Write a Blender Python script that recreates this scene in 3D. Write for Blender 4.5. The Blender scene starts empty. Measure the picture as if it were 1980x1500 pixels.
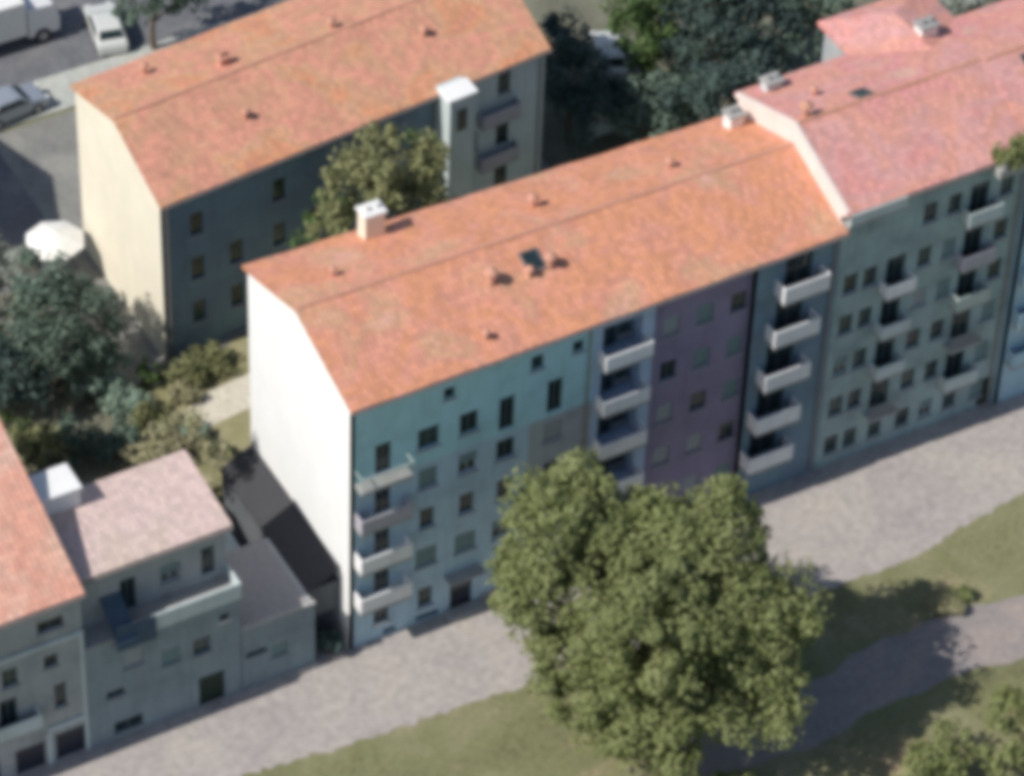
import bpy, math, random
from mathutils import Vector, Matrix
random.seed(7)
S = bpy.context.scene
COL = S.collection
PI = math.pi

# ------------------------------------------------------------------ materials
MATS = {}
def newmat(name):
    m = bpy.data.materials.new(name); m.use_nodes = True
    nt = m.node_tree; b = nt.nodes['Principled BSDF']
    MATS[name] = m
    return m, nt, b

def N(nt, t, **kw):
    n = nt.nodes.new(t)
    for k, v in kw.items():
        if k in n.inputs.keys() if hasattr(n.inputs, 'keys') else False:
            n.inputs[k].default_value = v
        else:
            setattr(n, k, v)
    return n

def coords(nt, scale=(1, 1, 1), space='Object'):
    tc = nt.nodes.new('ShaderNodeTexCoord'); mp = nt.nodes.new('ShaderNodeMapping')
    mp.inputs['Scale'].default_value = scale
    nt.links.new(tc.outputs[space], mp.inputs['Vector'])
    return mp.outputs['Vector']

def noise(nt, vec, scale, detail=4, rough=.6, dist=0.0):
    n = nt.nodes.new('ShaderNodeTexNoise')
    n.inputs['Scale'].default_value = scale; n.inputs['Detail'].default_value = detail
    n.inputs['Roughness'].default_value = rough; n.inputs['Distortion'].default_value = dist
    nt.links.new(vec, n.inputs['Vector'])
    return n.outputs['Fac']

def ramp(nt, fac, stops):
    r = nt.nodes.new('ShaderNodeValToRGB'); e = r.color_ramp.elements
    e[0].position, e[0].color = stops[0][0], (*stops[0][1], 1)
    e[1].position, e[1].color = stops[-1][0], (*stops[-1][1], 1)
    for p, c in stops[1:-1]:
        x = e.new(p); x.color = (*c, 1)
    nt.links.new(fac, r.inputs['Fac'])
    return r.outputs['Color']

def mix(nt, fac, a, b, mode='MIX'):
    m = nt.nodes.new('ShaderNodeMix'); m.data_type = 'RGBA'; m.blend_type = mode
    for sock, v in ((m.inputs[0], fac), (m.inputs[6], a), (m.inputs[7], b)):
        if hasattr(v, 'links') or hasattr(v, 'is_linked'): nt.links.new(v, sock)
        elif isinstance(v, (int, float)): sock.default_value = v
        else: sock.default_value = (*v, 1)
    return m.outputs[2]

def bump(nt, b, h, strength=.3, dist=.05):
    n = nt.nodes.new('ShaderNodeBump'); n.inputs['Strength'].default_value = strength
    n.inputs['Distance'].default_value = dist
    nt.links.new(h, n.inputs['Height']); nt.links.new(n.outputs['Normal'], b.inputs['Normal'])

def plaster(name, base, stain=None, amount=.5, rough=.9, streak=True, tint=None):
    m, nt, b = newmat(name)
    stain = stain or tuple(c * .6 for c in base)
    tint = tint or tuple(min(1, c * 1.12) for c in base)
    v = coords(nt)
    big = noise(nt, v, .55, 5, .65)
    c = ramp(nt, big, [(.3, stain), (.5, base), (.7, tint)])
    c = mix(nt, amount, base, c)
    if streak:
        vs = coords(nt, (2.2, 2.2, .16))
        st = noise(nt, vs, 1.6, 4, .6)
        f = ramp(nt, st, [(.5, (0, 0, 0)), (.72, (.55, .55, .55))])
        c = mix(nt, f, c, stain)
    fine = noise(nt, v, 9, 5, .7)
    c = mix(nt, .18, c, ramp(nt, fine, [(.3, tuple(x * .6 for x in base)), (.7, tint)]))
    nt.links.new(c, b.inputs['Base Color'])
    b.inputs['Roughness'].default_value = rough
    bump(nt, b, fine, .12, .015)
    return m

def tiles(name, cols, dark, scale=.28, seed=0.0):
    """clay tiles: weathered patches, courses of single tiles, moss and soot"""
    m, nt, b = newmat(name)
    tc = nt.nodes.new('ShaderNodeTexCoord'); mp = nt.nodes.new('ShaderNodeMapping')
    mp.inputs['Location'].default_value = (seed, seed * .7, 0)
    nt.links.new(tc.outputs['Object'], mp.inputs['Vector']); v = mp.outputs['Vector']
    big = noise(nt, v, scale, 4, .55, .5)
    n = len(cols)
    c = ramp(nt, big, [(.3 + .4 * i / (n - 1), cols[i]) for i in range(n)])
    med = noise(nt, v, .95, 3, .55)
    c = mix(nt, ramp(nt, med, [(.52, (0, 0, 0)), (.72, (.65, .65, .65))]), c, cols[(n + 1) // 2])
    soot = noise(nt, v, .75, 5, .7, .8)
    c = mix(nt, ramp(nt, soot, [(.56, (0, 0, 0)), (.8, (.6, .6, .6))]), c, dark)
    br = nt.nodes.new('ShaderNodeTexBrick')
    br.offset = .5; br.inputs['Scale'].default_value = 1
    br.inputs['Brick Width'].default_value = .26; br.inputs['Row Height'].default_value = .33
    br.inputs['Mortar Size'].default_value = .018; br.inputs['Mortar Smooth'].default_value = .6
    br.inputs['Color1'].default_value = (.8, .8, .8, 1); br.inputs['Color2'].default_value = (1.17, 1.15, 1.12, 1)
    br.inputs['Mortar'].default_value = (.66, .62, .59, 1)
    nt.links.new(v, br.inputs['Vector'])
    c = mix(nt, .8, c, br.outputs['Color'], 'MULTIPLY')
    nt.links.new(c, b.inputs['Base Color']); b.inputs['Roughness'].default_value = .85
    wv = nt.nodes.new('ShaderNodeTexWave'); wv.wave_type = 'BANDS'; wv.bands_direction = 'X'
    wv.inputs['Scale'].default_value = 1.2; wv.inputs['Distortion'].default_value = .4
    nt.links.new(v, wv.inputs['Vector'])
    bump(nt, b, wv.outputs['Fac'], .35, .05)
    return m

def plain(name, col, rough=.6, metal=0.0, var=.25, scale=6):
    m, nt, b = newmat(name)
    f = noise(nt, coords(nt), scale, 4, .6)
    c = ramp(nt, f, [(.3, tuple(x * (1 - var) for x in col)), (.7, tuple(min(1, x * (1 + var * .5)) for x in col))])
    nt.links.new(c, b.inputs['Base Color'])
    b.inputs['Roughness'].default_value = rough; b.inputs['Metallic'].default_value = metal
    return m

def glass(name, col=(.02, .035, .04), rough=.12):
    m, nt, b = newmat(name)
    f = noise(nt, coords(nt, (1, 1, 1), 'Object'), 1.3, 2)
    nt.links.new(ramp(nt, f, [(.3, tuple(c * .5 for c in col)), (.7, tuple(c * 1.6 for c in col))]), b.inputs['Base Color'])
    b.inputs['Roughness'].default_value = rough
    return m

def leaves(name, a, bcol, c3, trans=.25):
    m, nt, b = newmat(name)
    g = nt.nodes.new('ShaderNodeNewGeometry')
    r = ramp(nt, g.outputs['Random Per Island'], [(0, a), (.5, bcol), (1, c3)])
    f = noise(nt, coords(nt), .5, 3, .6)
    r = mix(nt, ramp(nt, f, [(.35, (0, 0, 0)), (.7, (.6, .6, .6))]), r, c3)
    nt.links.new(r, b.inputs['Base Color']); b.inputs['Roughness'].default_value = .6
    b.inputs['Specular IOR Level'].default_value = .25
    t = nt.nodes.new('ShaderNodeBsdfTranslucent'); nt.links.new(r, t.inputs['Color'])
    ms = nt.nodes.new('ShaderNodeMixShader'); ms.inputs[0].default_value = trans
    nt.links.new(b.outputs[0], ms.inputs[1]); nt.links.new(t.outputs[0], ms.inputs[2])
    nt.links.new(ms.outputs[0], nt.nodes['Material Output'].inputs['Surface'])
    return m

def groundmat(name, stops, scale, fine_scale=4, patch=None, rough=.95):
    m, nt, b = newmat(name)
    v = coords(nt)
    big = noise(nt, v, scale, 6, .65, .6)
    c = ramp(nt, big, stops)
    if patch:
        col, sc, lo, hi = patch
        c = mix(nt, ramp(nt, noise(nt, v, sc, 5, .65, .4), [(lo, (0, 0, 0)), (hi, (.9, .9, .9))]), c, col)
    fine = noise(nt, v, fine_scale, 6, .75)
    c = mix(nt, .55, c, ramp(nt, fine, [(.32, (.55, .55, .55)), (.68, (1.35, 1.35, 1.35))]), 'MULTIPLY')
    nt.links.new(c, b.inputs['Base Color']); b.inputs['Roughness'].default_value = rough
    bump(nt, b, fine, .5, .06)
    return m

ORANGE, SALMON, TAN, PINKT = (.66, .30, .165), (.68, .31, .225), (.60, .345, .215), (.67, .37, .295)
tiles('orange tiles', [PINKT, TAN, SALMON, ORANGE, SALMON, (.66, .31, .155)], (.42, .23, .18), .3, 3.1)
tiles('rear tiles', [TAN, (.58, .30, .20), SALMON, TAN, ORANGE, (.60, .28, .2)], (.34, .18, .13), .3, 11.7)
tiles('pink tiles', [(.65, .36, .32), (.68, .30, .275), (.63, .34, .33), (.67, .33, .26), (.66, .29, .295), (.62, .38, .31)], (.45, .24, .23), .22, 5.3)
tiles('salmon tiles', [(.68, .43, .33), (.72, .36, .27), (.68, .46, .37)], (.45, .28, .21), .3, 1.9)
tiles('pale tiles', [(.60, .47, .43), (.64, .50, .48), (.60, .49, .42)], (.42, .32, .3), .3, 8.2)
plain('ridge tile', (.60, .31, .22), .85)
plaster('white plaster', (.84, .845, .835), (.76, .77, .755), .35)
plaster('cream plaster', (.83, .77, .63), (.70, .665, .54), .5)
plaster('pinkish plaster', (.80, .71, .66), (.66, .57, .52), .4)
plaster('gap shade plaster', (.12, .13, .14), (.08, .085, .09), .6)  # dark walls of the shape that fills the shaded gap
plaster('teal plaster', (.42, .70, .745), (.28, .45, .48), .6, tint=(.48, .70, .84))
plaster('blue grey plaster', (.46, .58, .74), (.31, .39, .48), .6, tint=(.5, .62, .82))
plaster('lower plaster', (.44, .60, .72), (.29, .36, .43), .75, tint=(.46, .65, .70))
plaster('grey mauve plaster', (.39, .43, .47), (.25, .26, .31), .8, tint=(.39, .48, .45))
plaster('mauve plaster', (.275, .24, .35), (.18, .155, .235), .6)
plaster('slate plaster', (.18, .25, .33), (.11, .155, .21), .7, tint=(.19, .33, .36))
plaster('green grey plaster', (.33, .43, .44), (.19, .26, .275), 1.0, tint=(.40, .54, .54))
plaster('stone grey plaster', (.37, .395, .41), (.22, .235, .25), .8, tint=(.46, .47, .47))
plaster('dark grey plaster', (.25, .305, .34), (.15, .185, .21), .8, tint=(.29, .37, .40))
plaster('light teal plaster', (.40, .58, .68), (.28, .40, .47), .6)
plaster('pale grey plaster', (.56, .64, .65), (.40, .46, .46), .5)
plaster('balcony white', (.86, .86, .87), (.62, .62, .64), .4)
plaster('balcony green', (.50, .58, .54), (.34, .40, .38), .5)
plaster('balcony lilac', (.44, .42, .47), (.3, .29, .33), .5)
plaster('concrete', (.38, .38, .37), (.24, .24, .24), .7)
plain('zinc', (.34, .30, .29), .5, .5)
plain('pale frame', (.55, .58, .58), .5)
plain('dark frame', (.10, .13, .13), .5)
glass('pane dark'); glass('pane teal', (.03, .06, .065), .2)
plain('shutter teal', (.17, .26, .27), .7)
plain('shutter grey', (.33, .36, .38), .7)
plain('door dark', (.025, .03, .05), .45)
plain('door green', (.012, .035, .022), .6)
plain('dark void', (.02, .025, .03), .8)
plain('blue cloth', (.06, .10, .15), .85)
plain('bitumen', (.05, .05, .056), .9)  # near-black top of the gap filler, shade put into the colour
plain('bitumen felt', (.31, .30, .31), .9)
plain('white cloth', (.80, .80, .78), .8, var=.1)
plain('steel', (.5, .5, .52), .35, .8)
plain('bark', (.16, .12, .085), .95, var=.5, scale=9)
plain('tyre', (.02, .02, .022), .85)
plain('car white', (.75, .75, .77), .3, var=.05)
plain('car silver', (.42, .46, .52), .3, .35, var=.05)
plain('car pale', (.62, .64, .62), .3, var=.05)
plain('lamp glass', (.7, .7, .68), .2, var=.05)
leaves('leaf olive', (.17, .205, .075), (.235, .275, .105), (.32, .345, .165), .34)
leaves('leaf dark', (.06, .10, .075), (.11, .165, .125), (.21, .28, .22))
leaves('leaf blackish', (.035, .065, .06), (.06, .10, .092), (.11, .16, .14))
leaves('leaf sage', (.18, .28, .21), (.27, .38, .30), (.36, .45, .37))
leaves('leaf brownish', (.15, .175, .075), (.225, .24, .11), (.31, .31, .16))
leaves('leaf straw', (.26, .26, .13), (.36, .35, .2), (.44, .41, .27))
leaves('leaf green', (.045, .10, .025), (.08, .15, .045), (.14, .20, .08))
leaves('leaf grey', (.20, .24, .20), (.31, .35, .30), (.42, .44, .40))
groundmat('verge grass', [(.3, (.165, .165, .09)), (.46, (.20, .205, .10)), (.6, (.26, .25, .145)), (.75, (.36, .30, .21))], .16, 3.5,
          ((.40, .31, .20), .2, .57, .68))
groundmat('pavement', [(.3, (.36, .325, .32)), (.5, (.41, .375, .355)), (.7, (.46, .42, .375))], .25, 2.2, ((.46, .42, .35), .45, .6, .75))
groundmat('dirt path', [(.3, (.22, .21, .22)), (.5, (.30, .27, .26)), (.7, (.42, .34, .30))], .12, 3)
groundmat('lawn', [(.3, (.20, .20, .10)), (.5, (.30, .28, .15)), (.7, (.38, .35, .22))], .4, 4, ((.50, .45, .33), .5, .6, .72))
groundmat('asphalt', [(.3, (.12, .125, .14)), (.5, (.16, .165, .18)), (.7, (.22, .22, .22))], .4, 3)
groundmat('kerb stone', [(.3, (.40, .42, .40)), (.7, (.52, .53, .48))], .6, 4)
groundmat('yard', [(.3, (.19, .19, .18)), (.5, (.25, .25, .235)), (.7, (.32, .31, .28))], .3, 3)
groundmat('pale slab', [(.3, (.60, .56, .45)), (.7, (.7, .66, .56))], .6, 3)
groundmat('soil', [(.3, (.12, .12, .09)), (.6, (.19, .19, .14)), (.75, (.25, .24, .17))], .3, 3)

# ------------------------------------------------------------------ mesh builder
class MB:
    def __init__(s): s.v = []; s.f = []; s.sm = False
    def add(s, vs, fs):
        o = len(s.v); s.v += [tuple(p) for p in vs]; s.f += [tuple(i + o for i in f) for f in fs]
    def quad(s, a, b, c, d): s.add([a, b, c, d], [(0, 1, 2, 3)])
    def box(s, x0, x1, y0, y1, z0, z1, bev=0.0):
        if bev <= 0:
            s.add([(x0, y0, z0), (x1, y0, z0), (x1, y1, z0), (x0, y1, z0), (x0, y0, z1), (x1, y0, z1), (x1, y1, z1), (x0, y1, z1)],
                  [(0, 3, 2, 1), (4, 5, 6, 7), (0, 1, 5, 4), (1, 2, 6, 5), (2, 3, 7, 6), (3, 0, 4, 7)])
        else:
            b = bev; L = []
            for z, i in ((z0, 0), (z1 - b, 0), (z1, b)):
                L.append([(x0 + i, y0 + i, z), (x1 - i, y0 + i, z), (x1 - i, y1 - i, z), (x0 + i, y1 - i, z)])
            s.loft(L)
    def loft(s, loops, cap=True):
        n = len(loops[0]); vs = [p for l in loops for p in l]; fs = []
        for k in range(len(loops) - 1):
            for i in range(n):
                j = (i + 1) % n
                fs.append((k * n + i, k * n + j, (k + 1) * n + j, (k + 1) * n + i))
        if cap:
            fs.append(tuple(range(n - 1, -1, -1))); fs.append(tuple((len(loops) - 1) * n + i for i in range(n)))
        s.add(vs, fs)
    def tube(s, pts, rad, seg=8, cap=True):
        pts = [Vector(p) for p in pts]
        if not isinstance(rad, (list, tuple)): rad = [rad] * len(pts)
        loops = []
        for i, p in enumerate(pts):
            d = (pts[min(i + 1, len(pts) - 1)] - pts[max(i - 1, 0)])
            if d.length < 1e-6: d = Vector((0, 0, 1))
            d.normalize()
            a = d.cross(Vector((0, 0, 1)) if abs(d.z) < .9 else Vector((1, 0, 0))).normalized(); b = d.cross(a)
            loops.append([tuple(p + rad[i] * (math.cos(t) * a + math.sin(t) * b)) for t in [2 * PI * k / seg for k in range(seg)]])
        s.loft(loops, cap)
    def build(s, name, mat, parent=None, loc=None, smooth=False):
        me = bpy.data.meshes.new(name); me.from_pydata(s.v, [], s.f); me.update()
        if isinstance(mat, str): mat = MATS[mat]
        me.materials.append(mat)
        if smooth:
            for p in me.polygons: p.use_smooth = True
        return link(name, me, parent, loc)

def link(name, me, parent=None, loc=None):
    o = bpy.data.objects.new(name, me); COL.objects.link(o)
    if parent: o.parent = parent
    if loc: o.location = loc
    return o

def tag(o, label, cat, group=None):
    o['label'] = label; o['category'] = cat
    group = group or {'apartment_building': 'apartment blocks', 'garden_tree': 'trees in the gardens on the left', 'courtyard_tree': 'trees in the rear courtyards',
                      'yard_tree': 'trees between the two long blocks', 'verge_tree': 'trees on the verge', 'shrub': 'shrubs', 'parked_car': 'parked cars'}.get(o.name.split('.')[0])
    if group: o['group'] = group
    return o

def thing(name, label, cat, loc=(0, 0, 0), rz=0.0, group=None):
    o = bpy.data.objects.new(name, None); COL.objects.link(o)
    o.location = loc; o.rotation_euler = (0, 0, rz); o.empty_display_size = .5
    return tag(o, label, cat, group)

def structure(o): o['kind'] = 'structure'; return o

# ------------------------------------------------------------------ ground
def sheet(name, poly, z, mat, sub=None):
    m = MB(); m.add([(x, y, z) for x, y in poly], [tuple(range(len(poly)))])
    return structure(m.build(name, mat))

def wavy(x0, x1, y, amp, n=40, seed=1):
    rnd = random.Random(seed); out = []
    ph = [rnd.uniform(0, 6) for _ in range(3)]
    for i in range(n + 1):
        x = x0 + (x1 - x0) * i / n
        out.append((x, y + amp * (math.sin(x * .45 + ph[0]) + .5 * math.sin(x * 1.1 + ph[1]) + .3 * math.sin(x * 2.7 + ph[2])) / 1.4))
    return out

sheet('ground', [(-260, -260), (260, -260), (260, 260), (-260, 260)], 0, 'verge grass')
def ragged(pts, amp, step, seed):
    rnd = random.Random(seed); out = []
    for (x0, y0), (x1, y1) in zip(pts, pts[1:]):
        k = max(1, int((x1 - x0) / step))
        for i in range(k):
            out.append((x0 + (x1 - x0) * i / k + rnd.uniform(-.1, .1), y0 + (y1 - y0) * i / k + rnd.gauss(0, amp)))
    return out + [pts[-1]]
EDGE = [(-40, -5.4), (-12, -4.7), (-6, -5.0), (-2, -5.5), (4, -5.8), (12, -6.5), (20, -7.3), (27, -7.6), (31, -7.0), (36, -6.2), (70, -6.0)]
sheet('pavement', [(70, .6), (-40, .6)] + ragged(EDGE, .1, .35, 3), .006, 'pavement')
sheet('dirt_path', wavy(11, 70, -15.4, .4, 90, 5) + wavy(11, 70, -11.8, .45, 90, 9)[::-1], .006, 'dirt path')
sheet('courtyard', [(-45, .6), (75, .6), (75, 43.2), (-45, 43.2)], .010, 'yard')
sheet('lawn', [(-9, 11.5), (-3, 10.9), (1.5, 11.2), (14, 11), (26, 11), (26, 22), (5, 22.3), (1, 20.5), (-3, 22), (-9, 22)], .016, 'lawn')
sheet('garden_path', [(-.6, 17.6), (.2, 16.9), (6, 17.6), (12, 17.8), (12, 19.8), (6, 19.8), (1.0, 19.2)], .022, 'pale slab')
sheet('garden_bed', [(-13, 13), (-5, 12), (-1.6, 17), (-1.8, 24), (-4, 33), (-14, 33)], .028, 'soil')
sheet('garden_soil', [(26.5, 22), (60, 22), (60, 42), (26.5, 42)], .028, 'soil')
m = MB(); m.box(-60, 80, 43.4, 46.4, 0, .14, .02); structure(m.build('sidewalk', 'kerb stone'))
sheet('road', [(-60, 46.5), (80, 46.5), (80, 58), (-60, 58)], .012, 'asphalt')
m = MB(); m.box(-60, 80, 58.2, 62, 0, .14, .02); structure(m.build('far_sidewalk', 'kerb stone'))
sheet('parking_lane', [(-30, 31), (0, 31), (0, 43), (-30, 43)], .034, 'asphalt')

# ------------------------------------------------------------------ building helpers
def facade(root, name, x0, x1, z0, z1, y, ops, mat, depth=.2):
    """one wall strip facing -Y with real openings and reveals; ops = (xc, zc, w, h)"""
    R = [(max(x0, xc - w / 2), min(x1, xc + w / 2), max(z0, zc - h / 2), min(z1, zc + h / 2)) for xc, zc, w, h in ops]
    R = [r for r in R if r[1] > r[0] and r[3] > r[2]]
    xs = sorted({x0, x1, *[v for r in R for v in r[:2]]}); zs = sorted({z0, z1, *[v for r in R for v in r[2:]]})
    m = MB()
    def inside(x, z): return any(a < x < b and c < z < d for a, b, c, d in R)
    for i in range(len(xs) - 1):
        for k in range(len(zs) - 1):
            if not inside((xs[i] + xs[i + 1]) / 2, (zs[k] + zs[k + 1]) / 2):
                m.quad((xs[i], y, zs[k]), (xs[i + 1], y, zs[k]), (xs[i + 1], y, zs[k + 1]), (xs[i], y, zs[k + 1]))
    for a, b, c, d in R:
        e = y + depth
        m.quad((a, y, c), (b, y, c), (b, e, c), (a, e, c)); m.quad((a, y, d), (a, e, d), (b, e, d), (b, y, d))
        m.quad((a, y, c), (a, e, c), (a, e, d), (a, y, d)); m.quad((b, y, c), (b, y, d), (b, e, d), (b, e, c))
    return m.build(name, mat, root)

WCACHE = {}
def cached(key, fn):
    if key not in WCACHE: WCACHE[key] = fn()
    return WCACHE[key]

def meshof(mb, name, mat):
    me = bpy.data.meshes.new(name); me.from_pydata(mb.v, [], mb.f); me.update(); me.materials.append(MATS[mat]); return me

def window(root, xc, zc, w, h, y, kind='dark'):
    """a framed casement in its reveal; kinds dark, teal, shut, half, door"""
    w = round(w, 2); h = round(h, 2)
    fmat = 'pale frame' if kind in ('half', 'shut') else 'dark frame'
    def fr():
        m = MB(); t = .07; a = w / 2; e = .004
        m.box(-a + e, a - e, 0, .06, e, t); m.box(-a + e, a - e, 0, .06, h - t, h - e)
        m.box(-a + e, -a + t, 0, .06, t, h - t); m.box(a - t, a - e, 0, .06, t, h - t)
        if w > .75: m.box(-.03, .03, .004, .058, t, h - t)
        return meshof(m, 'window', fmat)
    def pn():
        m = MB(); m.box(-w / 2 + .05, w / 2 - .05, .025, .045, .05, h - .05)
        return meshof(m, 'pane', 'pane teal' if kind == 'teal' else 'pane dark')
    f = link('window', cached(('f', w, h, fmat), fr), root, (xc, y + .11, zc - h / 2))
    link('pane', cached(('p', w, h, kind == 'teal'), pn), f)
    if kind in ('shut', 'half'):
        k = 1.0 if kind == 'shut' else .5
        def sh():
            m = MB(); n = max(3, int(h * k / .16)); z1 = h - .02; dz = (h * k - .04) / n
            for i in range(n):
                m.box(-w / 2 + .02, w / 2 - .02, -.05, -.015, z1 - (i + 1) * dz + .012, z1 - i * dz)
            return meshof(m, 'shutter', 'shutter teal' if (int(xc * 3 + zc) % 3) else 'shutter grey')
        link('shutter', cached(('s', w, h, kind, int(xc * 3 + zc) % 3 == 0), sh), f)
    if kind != 'door':
        def sl():
            m = MB(); m.box(-w / 2 - .1, w / 2 + .1, -.2, -.002, -.09, -.02, .012)
            return meshof(m, 'sill', 'concrete')
        link('sill', cached(('l', w), sl), f)
    return f

def balcony(root, x0, x1, zf, y, depth, mat, ph=.95, rail=False):
    m = MB(); m.box(x0, x1, y - depth, y - .003, zf - .16, zf, .02)
    b = m.build('balcony', 'concrete', root)
    p = MB(); t = .09; yf = y - depth
    if rail:
        n = max(2, int((x1 - x0) / .14))
        for i in range(n + 1):
            x = x0 + .02 + (x1 - x0 - .04) * i / n
            p.box(x - .014, x + .014, yf + .03, yf + .058, zf + .002, zf + ph)
        p.box(x0, x1, yf + .02, yf + .07, zf + ph, zf + ph + .05)
        for x in (x0, x1 - .05): p.box(x, x + .05, yf + .075, y - .004, zf + ph, zf + ph + .05)
        p.build('railing', mat, b)
    else:
        p.box(x0, x1, yf, yf + t, zf + .002, zf + ph, .015)
        p.box(x0, x0 + t, yf + t + .002, y - .004, zf + .002, zf + ph, .015)
        p.box(x1 - t, x1, yf + t + .002, y - .004, zf + .002, zf + ph, .015)
        p.build('parapet', mat, b)
    return b

def gable_roof(root, mat, xl, xr, yf, ybl, ybr, ze, zr, ov=.4, ovb=.35, th=.2, og=.12, name='roof', rib=True):
    """two tiled slopes with thickness; yf front wall, yb back wall (left, right)"""
    def sec(x, yb):
        ym = (yf + yb) / 2; s1 = (zr - ze) / (ym - yf); s2 = (zr - ze) / (yb - ym)
        return [(x, yf - ov, ze - ov * s1), (x, ym, zr), (x, yb + ovb, ze - ovb * s2)]
    m = MB(); L = []
    def at(x):
        t = (x - xl) / (xr - xl); yb = ybl + (ybr - ybl) * t
        a, b, c = sec(x, yb)
        dn = lambda p: (p[0], p[1], p[2] - th)
        return [a, b, c, dn(c), dn(b), dn(a)]
    n = max(2, int((xr - xl) / 1.2))
    loops = []
    for i in range(n + 1):
        l = at(xl - og + (xr - xl + 2 * og) * i / n)
        if 0 < i < n:                                    # old roofs sag a little
            j = .025 * math.sin(i * 1.9 + xl) + random.uniform(-.015, .015)
            l = [(p[0], p[1], p[2] + j) for p in l]
        loops.append(l)
    m.loft(loops)
    r = m.build(name, mat, root)
    # ridge course of half-round tiles
    q = MB(); k = int((xr - xl) / .42)
    for i in range(k):
        x = xl + (xr - xl) * (i + .5) / k
        t = (x - xl) / (xr - xl); ym = (yf + ybl + (ybr - ybl) * t) / 2
        q.tube([(x - .235, ym, zr - .05), (x + .2, ym, zr - .03)], [.13, .11], 8)
    q.build('ridge_tiles', 'ridge tile', r)
    a = sec(xl, ybl)[0]
    if rib:
        g = MB(); seg = 6
        pr = [(-.09 - .09 * math.cos(PI * i / seg), -.11 * math.sin(PI * i / seg)) for i in range(seg + 1)]
        lo = []
        for x in (xl - og, xr + og):
            out = [(x, a[1] + dy, a[2] - .05 + dz) for dy, dz in pr]
            inn = [(x, a[1] + dy * .82 - .016, a[2] - .05 + dz * .82 + .0) for dy, dz in pr[::-1]]
            lo.append(out + inn)
        g.loft(lo); g.build('gutter', 'zinc', r)
    return r

def roof_z(y, yf, yb, ze, zr):
    ym = (yf + yb) / 2
    return ze + (zr - ze) * (1 - abs(y - ym) / (ym - yf))

def chimney(roof, x, y, zb, w, d, h, mat='white plaster', cap='concrete'):
    m = MB(); m.box(x - w / 2, x + w / 2, y - d / 2, y + d / 2, zb - .5, zb + h, .03)
    c = m.build('chimney', mat, roof)
    m.v, m.f = m.v, m.f
    k = MB()
    k.box(x - w / 2 - .1, x + w / 2 + .1, y - d / 2 - .1, y + d / 2 + .1, zb + h + .002, zb + h + .12, .03)
    for sx in (-.25, .25):
        k.tube([(x + sx * w, y, zb + h + .12), (x + sx * w, y, zb + h + .4)], .1, 8)
    k.build('chimney_cap', cap, c)
    return c

def roof_vent(roof, x, y, z, s=.4, mat='ridge tile'):
    m = MB(); m.tube([(x, y, z - .2), (x, y, z + s)], s * .32, 10)
    m.tube([(x, y, z + s * 1.08), (x, y, z + s * 1.3), (x, y, z + s * 1.55)], [s * .62, s * .5, .03], 10)
    m.tube([(x, y, z + s), (x, y, z + s * 1.08)], s * .2, 8)
    return m.build('roof_vent', mat, roof)

def skylight(roof, x, y, z, w, d, slope):
    m = MB(); k = MB()
    def P(dx, dy, h): return (x + dx, y + dy, z + slope * dy + h)
    for (a, b, c, e) in ((-w / 2, w / 2, -d / 2, -d / 2 + .09), (-w / 2, w / 2, d / 2 - .09, d / 2), (-w / 2, -w / 2 + .09, -d / 2 + .09, d / 2 - .09), (w / 2 - .09, w / 2, -d / 2 + .09, d / 2 - .09)):
        m.loft([[P(a, c, h), P(b, c, h), P(b, e, h), P(a, e, h)] for h in (-.1, .14)])
    o = m.build('skylight', 'zinc', roof)
    k.loft([[P(-w / 2 + .08, -d / 2 + .08, h), P(w / 2 - .08, -d / 2 + .08, h), P(w / 2 - .08, d / 2 - .08, h), P(-w / 2 + .08, d / 2 - .08, h)] for h in (.06, .1)])
    k.build('pane', 'pane dark', o)
    return o

def gable_wall(root, x, yf, yb, z0, ze, zr, mat, face, name='gable_wall', th=.25):
    """a solid gable end, face = -1 looks to -X"""
    ym = (yf + yb) / 2
    pr = [(yf, z0), (yb, z0), (yb, ze - .21), (ym, zr - .21), (yf, ze - .21)]
    m = MB(); xi = x - face * th
    m.loft([[(x, a, b) for a, b in pr], [(xi, a, b) for a, b in pr]])
    return m.build(name, mat, root)

def rear_wall(root, x0, x1, y0, y1, z1, mat):
    m = MB(); m.loft([[(x0, y0, z), (x1, y1, z), (x1, y1 - .25, z), (x0, y0 - .25, z)] for z in (0, z1)])
    return m.build('rear_wall', mat, root)

def downpipe(root, x, y, z0, z1):
    m = MB(); m.tube([(x, y - .3, z1), (x, y - .09, z1 - .45), (x, y - .09, z0 + .1), (x, y - .2, z0)], .055, 8)
    return m.build('downpipe', 'zinc', root)

def plinth(root, x0, x1, y, h=.7, mat='concrete', gaps=()):
    m = MB(); cur = x0
    for a, b in sorted(gaps):
        if a > cur: m.box(cur, a, y - .05, y - .003, 0, h, .012)
        cur = b
    if cur < x1: m.box(cur, x1, y - .05, y - .003, 0, h, .012)
    return m.build('plinth', mat, root) if m.v else None

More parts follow.
